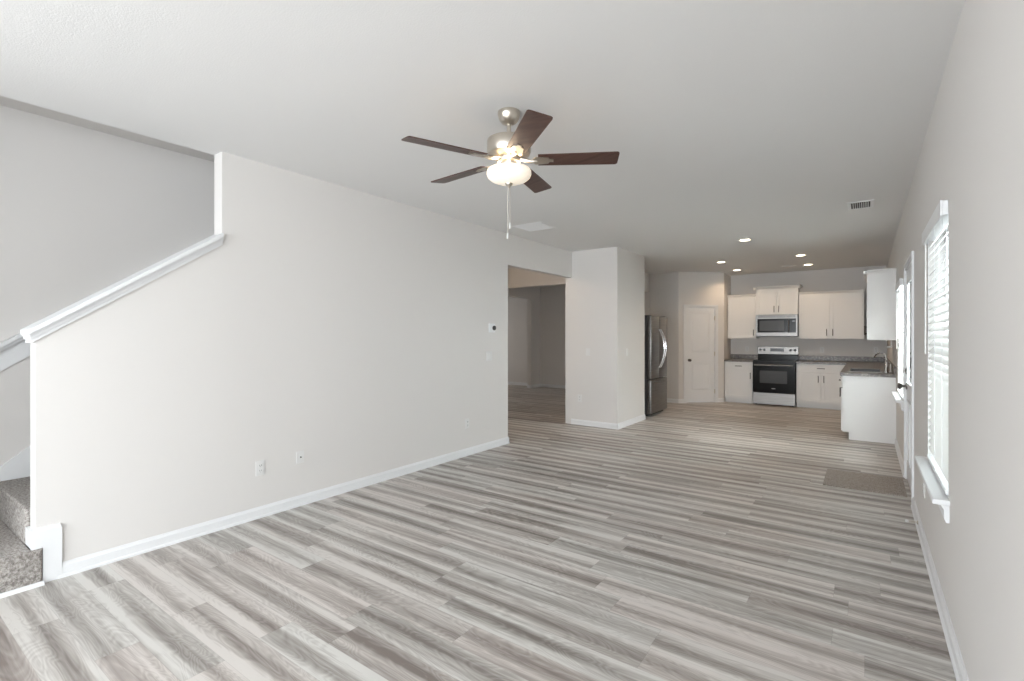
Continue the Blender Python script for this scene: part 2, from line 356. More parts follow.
def blind(hole, label, flip):
    y0, y1, z0, z1 = hole; t = thing('window_blind', (.345, (y0 + y1) / 2, z1 - .06), label, 'window blind')
    v = MB(); v.rbox(.288, .298, y0 - .012, y1 + .012, z1 - .065, z1 + .012, .003); v.box(.298, .318, y0 - .012, y0 - .002, z1 - .06, z1 + .008)
    v.box(.298, .318, y1 + .002, y1 + .012, z1 - .06, z1 + .008); v.box(.298, .318, y0 - .002, y1 + .002, z1 + .002, z1 + .008)
    v.build('valance', M['trim'], t)
    MB().box(.304, .355, y0 + .008, y1 - .008, z1 - .045, z1 - .002).build('headrail', M['trim'], t)
    sl = MB(); z = z1 - .075; ang = math.radians(52); hw = .025
    while z > z0 + .075:
        dx, dz = hw * math.cos(ang), hw * math.sin(ang); cx = .334; n = (math.sin(ang) * .0013, math.cos(ang) * .0013)
        sl.prism([(cx - dx + n[0], z - dz - n[1]), (cx + dx + n[0], z + dz - n[1]), (cx + dx - n[0], z + dz + n[1]), (cx - dx - n[0], z - dz + n[1])], 'y', y0 + .01, y1 - .01)
        z -= .043
    sl.build('slats', M['blind'], t)
    MB().rbox(.310, .357, y0 + .01, y1 - .01, z0 + .032, z0 + .052, .004).build('bottom_rail', M['trim'], t)
    c = MB()
    for yy in (y0 + .13, (y0 + y1) / 2, y1 - .13):
        c.tube([(.309, yy, z1 - .04), (.309, yy, z0 + .04)], .0012, 6); c.tube([(.359, yy, z1 - .04), (.359, yy, z0 + .04)], .0012, 6)
    c.build('ladder_cords', M['trim'], t)
    MB().tube([(.301, y1 - .07, z1 - .05), (.300, y1 - .07, z1 - .75)], .004, 8).build('tilt_wand', M['plate'], t)
blind(NW, 'white slatted blind in the large nearest window on the right wall', 0)
blind(FW, 'white slatted blind in the narrow-looking window beside the kitchen', 0)
# unseen rear window behind the camera, added for even daylight
rw = struct(thing('window_rear_added', (-1.75, -5.56, .2))); f = MB()
for k in range(4):
    x = -3.45 + k * (3.4 - .05) / 3; f.box(x, x + .05, -5.59, -5.53, .2, 2.35)
f.box(-3.45, -.05, -5.59, -5.53, .2, .25).box(-3.45, -.05, -5.59, -5.53, 2.3, 2.35)
f.build('window_frame', M['trim'], rw)

# ------------------------------------------------------------------ exterior door (door_2)
y0, y1, _, z1 = DR
dr = struct(thing('door_2', (.36, (y0 + y1) / 2, 0)))
c = MB()
def casing_x(mb, a, b_, z, xw=XR, wd=.058):
    for (l, r) in ((a - wd, a), (b_, b_ + wd)): mb.box(xw - .010, xw, l, r, 0, z + wd); mb.box(xw - .016, xw - .010, l + (.0 if l < a - .01 else .03), r - (.03 if l < a - .01 else 0), 0, z + wd)
    mb.box(xw - .010, xw, a, b_, z, z + wd); mb.box(xw - .016, xw - .010, a, b_, z + .03, z + wd)
casing_x(c, y0, y1, z1); c.box(XR, .45, y0, y0 + .018, 0, z1).box(XR, .45, y1 - .018, y1, 0, z1).box(XR, .45, y0 + .018, y1 - .018, z1 - .018, z1)
c.build('door_casing', M['trim'], dr)
lf = MB(); gy0, gy1, gz0, gz1 = y0 + .15, y1 - .15, .95, 1.90; a, b_, zt_ = y0 + .02, y1 - .02, z1 - .02
lf.cells('x', .323, .363, a, b_, .02, zt_, [(gy0, gy1, gz0, gz1)])
lf.build('door_leaf', M['trim'], dr)
fr_ = MB()
for q in ((gy0 - .03, gy0 + .008, gz0 - .03, gz1 + .03), (gy1 - .008, gy1 + .03, gz0 - .03, gz1 + .03)): fr_.box(.316, .324, *q)
fr_.box(.316, .324, gy0 + .008, gy1 - .008, gz0 - .03, gz0 + .008).box(.316, .324, gy0 + .008, gy1 - .008, gz1 - .008, gz1 + .03)
for (pa, pb) in ((a + .13, (a + b_) / 2 - .05), ((a + b_) / 2 + .05, b_ - .13)):
    for q in ((pa, pa + .02, .2, .8), (pb - .02, pb, .2, .8), (pa, pb, .2, .22), (pa, pb, .78, .8)): fr_.box(.317, .324, *q)
fr_.build('door_molding', M['trim'], dr)
MB().box(.328, .331, gy0 - .005, gy1 + .005, gz0 - .005, gz1 + .005).build('glass_pane', M['glass'], dr)
sl = MB(); z = gz0 + .012
while z < gz1 - .005: sl.box(.334, .340, gy0 + .004, gy1 - .004, z, z + .0142); z += .0162
sl.build('enclosed_blind', M['blind'], dr)
kn = MB(); kn.lathe([(.032, 0), (.032, -.006), (.026, -.012), (.011, -.014), (.011, -.035), (.020, -.042), (.029, -.052), (.030, -.062), (.022, -.072), (.004, -.076)], (.323, y1 - .09, .915), 'x', 24)
kn.build('door_knob', M['darkknob'], dr, True)
MB().lathe([(.027, 0), (.027, -.010), (.020, -.016), (.010, -.018)], (.323, y1 - .09, 1.06), 'x', 20).box(.290, .310, y1 - .095, y1 - .085, 1.045, 1.075).build('deadbolt', M['darkknob'], dr, True)
MB().box(.325, .45, y0 + .018, y1 - .018, 0, .018).build('threshold', M['nickel'], dr)

# ------------------------------------------------------------------ pantry door (door_1)
PD = PM @ Matrix.Translation((.022, 0, 0)) @ Matrix.Diagonal((1, 1, .976, 1))
pd = struct(thing('door_1', tuple(PD @ Vector((.475, 0, 0)))))
c = MB(PD)
for (l, r, o) in ((.087, .145, 0), (.805, .863, 0)):
    c.box(l, r, 0, .012, 0, 2.108); c.box(l + (0 if l < .4 else .03), r - (.03 if l < .4 else 0), .012, .020, 0, 2.108)
c.box(.145, .805, 0, .012, 2.05, 2.108).box(.145, .805, .012, .020, 2.08, 2.108)
c.box(.145, .155, -.12, 0, 0, 2.05).box(.795, .805, -.12, 0, 0, 2.05).box(.155, .795, -.12, 0, 2.04, 2.05)
c.build('door_casing', M['trim'], pd)
lf = MB(PD); lf.box(.158, .792, -.045, -.014, .012, 2.037)
LZ = [(.012, .26), (.86, 1.06), (1.93, 2.037)]
for (l, r) in ((.158, .262), (.688, .792)): lf.box(l, r, -.014, -.005, .012, 2.037)
for (z0, z1_) in LZ: lf.box(.262, .688, -.014, -.005, z0, z1_)
lf.build('door_leaf', M['trim'], pd)
rp = MB(PD)
for (z0, z1_) in ((.26, .86), (1.06, 1.93)):
    a0, a1 = .262, .688
    rp.add([(a0 + .012, -.014, z0 + .012), (a1 - .012, -.014, z0 + .012), (a1 - .012, -.014, z1_ - .012), (a0 + .012, -.014, z1_ - .012),
            (a0 + .045, -.006, z0 + .045), (a1 - .045, -.006, z0 + .045), (a1 - .045, -.006, z1_ - .045), (a0 + .045, -.006, z1_ - .045)],
           [(0, 1, 5, 4), (1, 2, 6, 5), (2, 3, 7, 6), (3, 0, 4, 7), (4, 5, 6, 7), (0, 3, 2, 1)])
rp.build('raised_panels', M['trim'], pd)
kp = Matrix.Translation(Vector((.215, -.005, .915)))
MB(PD @ kp).lathe([(.030, 0), (.030, .006), (.011, .010), (.011, .032), (.024, .040), (.028, .052), (.022, .062), (.004, .066)], (0, 0, 0), 'y', 24).build('door_knob', M['darkknob'], pd, True)
for z in (.24, 1.05, 1.82): MB(PD).box(.786, .803, -.008, .004, z - .045, z + .045).build('hinge', M['nickel'], pd)

# ------------------------------------------------------------------ ceiling fan
FX, FY = -1.735, 2.385
fan = thing('ceiling_fan', (FX, FY, H), 'brushed nickel ceiling fan with five dark walnut blades and lit glass bowl', 'ceiling fan')
T = lambda ang=0: Matrix.Translation((FX, FY, 0)) @ Matrix.Rotation(ang, 4, 'Z')
MB(T()).lathe([(.067, 2.739), (.068, 2.728), (.066, 2.715), (.058, 2.692), (.044, 2.674), (.030, 2.667), (.018, 2.664)]).build('canopy', M['nickel'], fan, True)
MB(T()).lathe([(.0125, 2.67), (.0125, 2.56)], n=20).build('downrod', M['nickel'], fan, True)
MB(T()).lathe([(.02, 2.588), (.03, 2.580), (.116, 2.574), (.128, 2.569), (.131, 2.560), (.131, 2.500), (.124, 2.484), (.100, 2.470), (.085, 2.464), (.06, 2.462)]).build('motor_housing', M['nickel'], fan, True)
MB(T()).lathe([(.066, 2.464), (.070, 2.455), (.066, 2.440), (.052, 2.432), (.050, 2.405), (.058, 2.40), (.058, 2.388), (.02, 2.385)]).build('switch_housing', M['nickel'], fan, True)
R0 = 2.392
bowl = [(.112, R0 + .006), (.126, R0 + .002), (.133, R0 - .010), (.134, R0 - .026), (.128, R0 - .042), (.110, R0 - .058), (.08, R0 - .070), (.04, R0 - .077), (.012, R0 - .079)]
MB(T()).lathe(bowl, caps=False).build('glass_bowl', M['bowl'], fan, True)
MB(T()).lathe([(.012, R0 - .076), (.024, R0 - .080), (.022, R0 - .088), (.010, R0 - .096), (.006, R0 - .104), (.002, R0 - .108)], n=20).build('finial', M['nickel'], fan, True)
def outline():
    L0, L1, wa, wb = .175, .646, .058, .066; pts = []
    for t in range(9):
        x = L0 + (L1 - .016 - L0) * t / 8; pts.append((x, -(wa + (wb - wa) * t / 8)))
    for t in range(1, 6):
        a = -PI / 2 + t * PI / 10; pts.append((L1 - .016 + .016 * math.cos(a), -(wb - .016) + .016 * math.sin(a)))
    return pts + [(x, -y) for x, y in reversed(pts)]
BA = YAW + math.radians(-4.3)
for k in range(5):
    R = T(BA + k * 2 * PI / 5) @ Matrix.Translation((0, 0, 2.448)) @ Matrix.Rotation(math.radians(-10.5), 4, 'X')
    o = MB(R).prism(outline(), 'z', -.003, .003).build('blade', M['walnut'], fan)
    arm = MB(R); arm.prism([(.16, -.040), (.235, -.030), (.25, 0), (.235, .030), (.16, .040), (.14, .012), (.14, -.012)], 'z', -.0075, -.0032)
    arm.prism([(.245, -.012), (.265, -.012), (.265, .012), (.245, .012)], 'z', -.009, -.0032)
    R2 = T(BA + k * 2 * PI / 5)
    arm2 = MB(R2); arm2.tube([(.065, 0, 2.457), (.10, 0, 2.450), (.135, 0, 2.440), (.17, 0, 2.444)], [.012, .011, .011, .009], 10)
    t = arm2.bm; t.verts.index_update(); vs = [v.co.copy() for v in t.verts]; fs = [[v.index for v in f_.verts] for f_ in t.faces]
    arm.m = Matrix(); arm.add(vs, fs)
    arm.build('blade_arm', M['nickel'], o, True)
for (dx, dy, zb, r) in ((.012, -.006, 2.04, .006), (-.012, .004, 1.985, .006)):
    ch = MB(); ch.tube([(FX + dx * .3, FY + dy * .3, R0 - .10), (FX + dx, FY + dy, R0 - .14), (FX + dx, FY + dy, zb + .03)], .0016, 8)
    co = ch.build('pull_chain', M['nickel'], fan, True)
    MB().lathe([(.0015, zb + .035), (.005, zb + .025), (.0065, zb + .008), (.005, zb), (.001, zb - .002)], (FX + dx, FY + dy, 0), n=12).build('chain_pendant', M['plate'], co, True)
for k in range(3):
    a = BA + .6 + k * 2 * PI / 3
    l = bpy.data.lights.new('fan_bulb', 'POINT'); l.energy = .35; l.color = (1, .78, .55); l.shadow_soft_size = .02
    o = bpy.data.objects.new('fan_bulb', l); COL.objects.link(o); o.location = (FX + .088 * math.cos(a), FY + .088 * math.sin(a), R0 + .030)

# ------------------------------------------------------------------ recessed lights
rl = [((-1.37, 7.47), 'recessed downlight nearest the living room, alone at the front'),
      ((-2.13, 9.46), 'recessed downlight above the pantry side, the nearer of that pair'),
      ((-2.13, 10.79), 'recessed downlight closest to the pantry door and left wall cabinet'),
      ((-.88, 9.43), 'recessed downlight on the right side, the nearer of that pair'),
      ((-.88, 10.74), 'recessed downlight on the right side nearest the back wall')]
for (x, y), lab in rl:
    t = thing('recessed_light', (x, y, H), lab, 'ceiling light', 'recessed downlights in the kitchen ceiling')
    MB().lathe([(.062, H - .003), (.070, H - .007), (.092, H - .004), (.095, H)], (x, y, 0), n=32, caps=False).build('trim_ring', M['trim'], t, True)
    MB().lathe([(.063, H - .002), (.063, H - .0045)], (x, y, 0), n=32).build('lens', M['lens'], t)
    l = bpy.data.lights.new('downlight', 'SPOT'); l.energy = 15; l.color = (1, .72, .47); l.spot_size = math.radians(150); l.spot_blend = .6; l.shadow_soft_size = .05
    o = bpy.data.objects.new('downlight', l); COL.objects.link(o); o.location = (x, y, H - .02)

l = bpy.data.lights.new('hall_fill', 'POINT'); l.energy = 14; l.color = (1, .78, .58); l.shadow_soft_size = .1  # unseen light without fixture, added to brighten the hall header
o = bpy.data.objects.new('hall_fill', l); COL.objects.link(o); o.location = (-5.0, 5.9, 2.6)
# ------------------------------------------------------------------ vents
def vent(x0, x1, y0, y1, label, along, dark=True):
    t = thing('ceiling_vent', ((x0 + x1) / 2, (y0 + y1) / 2, H), label, 'vent'); z = H
    f = MB(); b_ = .03; pm = M['trim'] if dark else M['ceil']
    f.box(x0, x1, y0, y0 + b_, z - .006, z).box(x0, x1, y1 - b_, y1, z - .006, z).box(x0, x0 + b_, y0 + b_, y1 - b_, z - .006, z).box(x1 - b_, x1, y0 + b_, y1 - b_, z - .006, z)
    f.build('vent_frame', pm, t)
    MB().box(x0 + b_, x1 - b_, y0 + b_, y1 - b_, z - .001, z).build('vent_backing', M['slot'] if dark else M['ceil'], t)
    s_ = MB(); n = int(((x1 - x0) if along == 'y' else (y1 - y0)) / .024)
    for k in range(1, n):
        if not dark:
            s_.box(x0 + b_, x1 - b_, y0 + b_ + (y1 - y0 - 2 * b_) * k / n - .003, y0 + b_ + (y1 - y0 - 2 * b_) * k / n + .003, z - .004, z - .001)
        elif along == 'y':
            x = x0 + b_ + (x1 - x0 - 2 * b_) * k / n; s_.prism([(x - .004, z - .001), (x + .003, z - .008), (x + .0045, z - .008), (x - .0025, z - .001)], 'y', y0 + b_, y1 - b_)
        else:
            y = y0 + b_ + (y1 - y0 - 2 * b_) * k / n; s_.prism([(y - .004, z - .001), (y + .003, z - .005), (y + .0040, z - .005), (y - .0025, z - .001)], 'x', x0 + b_, x1 - b_)
    s_.build('louvers', pm, t)
vent(-.155, .065, 6.00, 6.34, 'white ceiling register with dark slots near the right wall', 'y')
vent(-3.52, -3.10, 4.89, 5.27, 'faint white square return grille on the ceiling above the passage', 'x', False)
vent(-1.33, -1.08, 10.68, 10.83, 'small faint ceiling register in the kitchen between the downlights', 'x', False)

# ------------------------------------------------------------------ wall plates
def plate(mtx, kind, name, label, cat, wd=.07, hh=.115):
    """local: x across, y out of wall, z up, centred"""
    t = thing(name, tuple(mtx @ Vector((0, 0, 0))), label, cat)
    MB(mtx).rbox(-wd / 2, wd / 2, 0, .006, -hh / 2, hh / 2, .002).build('cover_plate', M['plate'], t)
    if kind == 'outlet':
        for s_ in (-1, 1):
            o = MB(mtx).rbox(-.017, .017, .006, .009, s_ * .02 - .014, s_ * .02 + .014, .001).build('receptacle', M['plate'], t)
            MB(mtx).box(-.008, -.005, .009, .0095, s_ * .02 - .004, s_ * .02 + .007).box(.005, .008, .009, .0095, s_ * .02 - .004, s_ * .02 + .007).box(-.002, .002, .009, .0095, s_ * .02 - .011, s_ * .02 - .007).build('slots', M['slot'], o)
    elif kind == 'switch':
        n = max(1, round(wd / .07))
        for k in range(n):
            cx = (k - (n - 1) / 2) * .046; MB(mtx).prism([(-.033, .006), (.033, .006), (.033, .010), (-.033, .007)], 'x', cx - .016, cx + .016) if False else \
                MB(mtx).rbox(cx - .016, cx + .016, .006, .010, -.033, .033, .001).build('rocker', M['plate'], t)
    elif kind == 'cable':
        MB(mtx).lathe([(.006, .006), (.006, .016), (.003, .017)], (0, 0, 0), 'y', 16).build('coax_jack', M['darkknob'], t, True)
def WX(X, y, z): return Matrix(((0, 1, 0, X), (1, 0, 0, y), (0, 0, 1, z), (0, 0, 0, 1)))      # faces +x
def WXn(X, y, z): return Matrix(((0, -1, 0, X), (1, 0, 0, y), (0, 0, 1, z), (0, 0, 0, 1)))    # faces -x
def WY(x, Y, z): return Matrix(((1, 0, 0, x), (0, -1, 0, Y), (0, 0, 1, z), (0, 0, 0, 1)))      # faces -y
plate(WX(XL, 1.957, .381), 'outlet', 'wall_outlet', 'white power outlet low on the long left wall, nearest the stairs', 'outlet')
plate(WX(XL, 2.288, .40), 'cable', 'cable_outlet', 'white wall plate with a dark round cable jack on the left wall', 'outlet', .068, .10)
plate(WX(XL, 4.388, .375), 'outlet', 'wall_outlet', 'white power outlet low on the left wall below the thermostat', 'outlet')
plate(WX(XL, 4.803, 1.152), 'switch', 'light_switch', 'white light switch below the thermostat on the left wall', 'switch', .115)
plate(WY(-3.518, 6.93, 1.151), 'switch', 'light_switch', 'white light switch on the camera-facing side of the wall stub', 'switch')
plate(WY(-3.66, 6.93, .42), 'outlet', 'wall_outlet', 'white power outlet low on the camera-facing side of the wall stub', 'outlet')
plate(WX(-3.03, 7.297, 1.15), 'switch', 'light_switch', 'white light switch on the narrow right side of the wall stub', 'switch')
plate(WY(-2.11, YB, 1.116), 'outlet', 'wall_outlet', 'white power outlet on the kitchen wall left of the stove', 'outlet')
plate(WY(-.722, YB, 1.117), 'outlet', 'wall_outlet', 'white power outlet on the kitchen wall right of the stove', 'outlet')
plate(WY(.156, YB, 1.132), 'outlet', 'wall_outlet', 'white power outlet in the kitchen corner behind the faucet', 'outlet')
plate(WXn(XR, 4.30, .38), 'outlet', 'wall_outlet', 'white power outlet on the right wall under the window', 'outlet')
th = thing('thermostat', (XL, 4.86, 1.5), 'white square thermostat with dark round dial on the left wall', 'thermostat')
mt = WX(XL, 4.86, 1.5)
MB(mt).rbox(-.065, .055, 0, .012, -.055, .055, .004).build('backplate', M['trim'], th)
MB(mt).lathe([(.028, .012), (.030, .018), (.029, .026), (.024, .030), (.003, .031)], (.025, 0, 0), 'y', 32).build('dial', M['slot'], th, True)

# door stop on the baseboard
ds = thing('door_stop', (.295, 4.61, .05), 'white tipped spring door stop on the right baseboard', 'door stop')
MB().tube([(.30 - .0 - .002 * k * .5 * 2, 4.61 + .006 * math.sin(k * 1.3), .05 + .006 * math.cos(k * 1.3)) for k in range(26)], .0014, 6).build('spring', M['nickel'], ds, True)
MB().lathe([(.013, .300), (.013, .306)], (0, 4.61, .05), 'x', 16).build('base_cap', M['nickel'], ds, True)
MB().lathe([(.007, .252), (.010, .248), (.010, .236), (.006, .232)], (0, 4.61, .05), 'x', 16).build('rubber_tip', M['plate'], ds, True)

# carpet mat
mtb = MB(); mtb.rbox(-.33, .292, 5.46, 6.12, .0005, .013, .005, 2)
tag(mtb.build('door_mat', M['matcarpet']), 'beige carpet remnant lying as a mat in front of the glazed door', 'mat')

# ------------------------------------------------------------------ kitchen
def shaker(mtx, w0, w1, z0, z1, name, parent, rail=.055, t=.019):
    m = MB(mtx)
    m.box(w0, w0 + rail, 0, t, z0, z1).box(w1 - rail, w1, 0, t, z0, z1).box(w0 + rail, w1 - rail, 0, t, z0, z0 + rail).box(w0 + rail, w1 - rail, 0, t, z1 - rail, z1)
    m.box(w0 + rail, w1 - rail, 0, t - .012, z0 + rail, z1 - rail)
    return m.build(name, M['cab'], parent)
def slab(mtx, w0, w1, z0, z1, name, parent, t=.019):
    return MB(mtx).rbox(w0, w1, 0, t, z0, z1, .002).build(name, M['cab'], parent)
def pull(mtx, cx, cz, vert, parent, L_=.13, t=.019):
    m = MB(mtx); hL = L_ / 2
    P = (lambda s_, o: (cx, o, cz + s_)) if vert else (lambda s_, o: (cx + s_, o, cz))
    m.tube([P(-hL, t + .028), P(hL, t + .028)], .006, 8)
    for s_ in (-hL * .72, hL * .72): m.tube([P(s_, t - .001), P(s_, t + .028)], .0045, 8)
    return m.build('handle', M['pull'], parent, True)
FYB = 11.14                        # carcass face of the back run
FB = Matrix(((1, 0, 0, 0), (0, -1, 0, FYB), (0, 0, 1, 0), (0, 0, 0, 1)))
CT = .862
def carcass(x0, x1, y0, y1, z0, z1, parent): return MB().box(x0, x1, y0, y1, z0, z1).build('cabinet_body', M['cab'], parent)
t = thing('base_cabinet', (-2.22, 11.4, 0), 'white single-door base cabinet between the pantry and the stove', 'kitchen cabinet')
MB().box(-2.44, -1.892, FYB, YB - .001, .10, CT).box(-2.44, -1.892, FYB + .06, YB - .001, 0, .10).build('cabinet_body', M['cab'], t)
o = slab(FB, -2.432, -1.900, .70, .85, 'drawer', t); pull(FB, -2.16, .775, False, o)
o = shaker(FB, -2.432, -1.900, .11, .69, 'door', t); pull(FB, -1.935, .58, True, o)
t = thing('base_cabinet', (-.76, 11.4, 0), 'white two-door base cabinet right of the stove under one wide drawer', 'kitchen cabinet')
MB().box(-1.112, -.282, FYB, YB - .001, .10, CT).box(-1.112, -.282, FYB + .06, YB - .001, 0, .10).build('cabinet_body', M['cab'], t)
o = slab(FB, -1.095, -.30, .70, .85, 'drawer', t); pull(FB, -.70, .775, False, o)
o = shaker(FB, -1.095, -.702, .11, .69, 'door', t); pull(FB, -.745, .57, True, o)
o = shaker(FB, -.696, -.30, .11, .69, 'door', t); pull(FB, -.653, .57, True, o)
# run along the right wall (faces -x): local x = world y
XF = -.26
FRM = Matrix(((0, -1, 0, XF), (1, 0, 0, 0), (0, 0, 1, 0), (0, 0, 0, 1)))
t = thing('base_cabinet', (.05, 8.75, 0), 'white sink base cabinet with plain end panel by the right wall', 'kitchen cabinet')
MB().box(XF, .315, 8.10, 9.25, .10, .66).box(XF + .07, .315, 8.10, 9.25, 0, .10).box(XF, XF + .018, 8.10, 9.25, .66, CT).box(XF + .018, .315, 9.232, 9.25, .66, CT).build('cabinet_body', M['cab'], t)
MB().prism([(XF, .10), (XF + .07, .10), (XF + .07, 0), (.302, 0), (.302, .0), (.318, .0), (.318, CT), (XF, CT)], 'y', 8.08, 8.10).build('end_panel', M['cab'], t)
o = slab(FRM, 8.105, 8.67, .70, .85, 'drawer', t); pull(FRM, 8.39, .775, False, o)
o = slab(FRM, 8.68, 9.245, .70, .85, 'drawer', t); pull(FRM, 8.96, .775, False, o)
o = shaker(FRM, 8.105, 8.67, .11, .69, 'door', t); pull(FRM, 8.62, .58, True, o)
o = shaker(FRM, 8.68, 9.245, .11, .69, 'door', t); pull(FRM, 8.73, .58, True, o)
t = thing('base_cabinet', (.05, 10.5, 0), 'white corner base cabinet behind the sink cabinet along the right wall', 'kitchen cabinet')
MB().box(XF, .315, 9.87, YB - .001, .10, CT).box(XF + .07, .315, 9.87, YB - .001, 0, .10).build('cabinet_body', M['cab'], t)
o = slab(FRM, 9.88, 11.08, .70, .85, 'drawer', t); pull(FRM, 10.45, .775, False, o)
o = shaker(FRM, 9.88, 10.47, .11, .69, 'door', t); pull(FRM, 10.42, .58, True, o)
o = shaker(FRM, 10.48, 11.08, .11, .69, 'door', t); pull(FRM, 10.53, .58, True, o)
t = thing('dishwasher', (.05, 9.56, 0), 'steel-fronted dishwasher under the counter between sink and corner cabinets', 'dishwasher')
MB().box(XF + .02, .30, 9.262, 9.858, .10, .855).box(XF + .08, .30, 9.262, 9.858, 0, .10).build('dishwasher_body', M['dark'], t)
o = MB().rbox(XF - .02, XF + .02, 9.264, 9.856, .11, .85, .004).build('dishwasher_door', M['steel'], t)
MB().tube([(XF - .05, 9.32, .78), (XF - .05, 9.80, .78)], .009, 10).box(XF - .05, XF - .02, 9.34, 9.35, .775, .785).box(XF - .05, XF - .02, 9.77, 9.78, .775, .785).build('handle', M['steel'], o, True)
# countertops
def cl_(mb, *a): mb.rbox(*a, .004, 2)
t = thing('countertop', (-2.2, 11.4, CT), 'short granite countertop left of the stove with low backsplash', 'countertop')
m_ = MB(); cl_(m_, -2.443, -1.889, FYB - .04, YB - .002, CT, .90); m_.build('slab', M['granite'], t)
MB().rbox(-2.443, -1.889, YB - .022, YB - .002, .90, 1.0, .003).build('backsplash', M['granite'], t)
t = thing('countertop', (-.3, 10.5, CT), 'L-shaped granite countertop right of the stove holding the sink', 'countertop')
SX0, SX1, SY0, SY1 = -.19, .17, 8.42, 9.12
m_ = MB(); m_.box(-1.118, XF - .03, FYB - .04, YB - .002, CT, .90)
m_.box(XF - .03, .316, SY1, YB - .002, CT, .90).box(XF - .03, .316, 8.055, SY0, CT, .90).box(XF - .03, SX0, SY0, SY1, CT, .90).box(SX1, .316, SY0, SY1, CT, .90)
bmesh.ops.remove_doubles(m_.bm, verts=m_.bm.verts[:], dist=1e-5)
m_.build('slab', M['granite'], t)
MB().rbox(-1.118, .316, YB - .022, YB - .002, .90, 1.0, .003).rbox(.297, .317, 8.055, YB - .022, .90, 1.0, .003).build('backsplash', M['granite'], t)
# sink
t = thing('kitchen_sink', (-.01, 8.86, .69), 'stainless steel sink set into the granite counter', 'sink')
m_ = MB(); r_ = .02
m_.box(SX0 - r_, SX0 + .003, SY0 - r_, SY1 + r_, .901, .906).box(SX1 - .003, SX1 + r_, SY0 - r_, SY1 + r_, .901, .906).box(SX0 + .003, SX1 - .003, SY0 - r_, SY0 + .003, .901, .906).box(SX0 + .003, SX1 - .003, SY1 - .003, SY1 + r_, .901, .906)
m_.build('rim', M['steel'], t)
m_ = MB()
for q in ((SX0 + .002, SX0 + .005, SY0 + .002, SY1 - .002, .70, .903), (SX1 - .005, SX1 - .002, SY0 + .002, SY1 - .002, .70, .903), (SX0 + .005, SX1 - .005, SY0 + .002, SY0 + .005, .70, .903), (SX0 + .005, SX1 - .005, SY1 - .005, SY1 - .002, .70, .903), (SX0 + .002, SX1 - .002, SY0 + .002, SY1 - .002, .695, .70)): m_.box(*q)
m_.build('basin', M['sink'], t)
MB().lathe([(.04, .7005), (.04, .703), (.02, .702)], (0, 8.77, 0), n=20).build('drain', M['chrome'], t, True)
t = thing('faucet', (.225, 8.50, .906), 'chrome high-arc kitchen faucet behind the sink', 'faucet')
bx, by = .225, 8.42
MB().lathe([(.028, .9005), (.026, .91), (.018, .925), (.016, 1.06), (.012, 1.075)], (bx, by, 0), n=20).build('faucet_body', M['chrome'], t, True)
MB().tube([(bx, by, 1.06), (bx - .004, by + .008, 1.12), (bx - .03, by + .03, 1.165), (bx - .07, by + .07, 1.175), (bx - .11, by + .10, 1.15), (bx - .14, by + .13, 1.10)], [.012, .012, .012, .012, .013, .014], 12).build('spout', M['chrome'], t, True)
MB().tube([(bx, by - .01, 1.05), (bx + .0, by - .04, 1.075), (bx - .06, by - .06, 1.12)], [.008, .007, .006], 10).build('lever', M['chrome'], t, True)
t = thing('soap_dispenser', (.275, 8.60, .90), 'small pale soap dispenser on the counter beside the faucet', 'soap dispenser')
MB().lathe([(.017, .9005), (.017, .905), (.011, .91), (.010, 1.0), (.008, 1.01)], (.275, 8.60, 0), n=16).build('dispenser_body', M['plate'], t, True)
MB().tube([(.275, 8.60, 1.005), (.275, 8.60, 1.02), (.25, 8.61, 1.024)], .005, 8).build('nozzle', M['chrome'], t, True)
m_ = MB(); m_.tube([(.285, 8.6, 1.344), (.285, 8.6, 1.245)], .009, 8).tube([(.287, 8.6, 1.25), (.235, 8.6, 1.25)], .009, 8)
tag(m_.build('bracket', M['plate'], None, True), 'small white bracket hanging under the side wall cabinet', 'bracket')

# upper cabinets
def crown(mb, x0, x1, y0, yw, z, hh=.06, left=True, right=True, pr=.045):
    """crown moulding around front/left/right of a back-wall cabinet"""
    prof = [(0, 0), (.006, 0), (.012, .018), (.030, .040), (pr, .050), (pr, hh), (0, hh)]
    mb.prism([(y0 - o, z + q) for o, q in prof], 'x', x0 - (pr if left else 0), x1 + (pr if right else 0))
    if left: mb.prism([(x0 - o, z + q) for o, q in prof], 'y', y0 - pr, yw)
    if right: mb.prism([(x1 + o, z + q) for o, q in prof], 'y', y0 - pr, yw)
UB = 1.345
def upper(x0, x1, yf, z0, z1, doors, label, body0=None):
    t = thing('wall_cabinet', ((x0 + x1) / 2, YB - .15, z0), label, 'kitchen cabinet')
    MB().box(body0 if body0 else x0, x1, yf, YB - .001, z0, z1).build('cabinet_body', M['cab'], t)
    F = Matrix(((1, 0, 0, 0), (0, -1, 0, yf), (0, 0, 1, 0), (0, 0, 0, 1)))
    for (a, b_, px, pz) in doors:
        o = shaker(F, a, b_, z0 + .004, z1 - .012, 'door', t); pull(F, px, pz, True, o)
    return t
t = upper(-2.438, -1.876, 11.43, UB, 2.235, [(-2.43, -1.885, -1.925, 1.47)], 'white single-door wall cabinet left of the microwave')
m_ = MB(); crown(m_, -2.44, -1.876, 11.412, YB - .001, 2.226, .052, False, False, .035); m_.build('crown_molding', M['cab'], t)
t = upper(-1.870, -1.106, 11.37, 1.842, 2.375, [(-1.862, -1.491, -1.53, 1.95), (-1.485, -1.114, -1.446, 1.95)], 'white raised two-door wall cabinet directly above the microwave')
m_ = MB(); crown(m_, -1.870, -1.106, 11.352, YB - .001, 2.364, .065); m_.build('crown_molding', M['cab'], t)
t = upper(-1.100, -.03, 11.43, UB, 2.235, [(-1.092, -.578, -.625, 1.47), (-.572, -.065, -.525, 1.47)], 'white two-door wall cabinet right of the microwave')
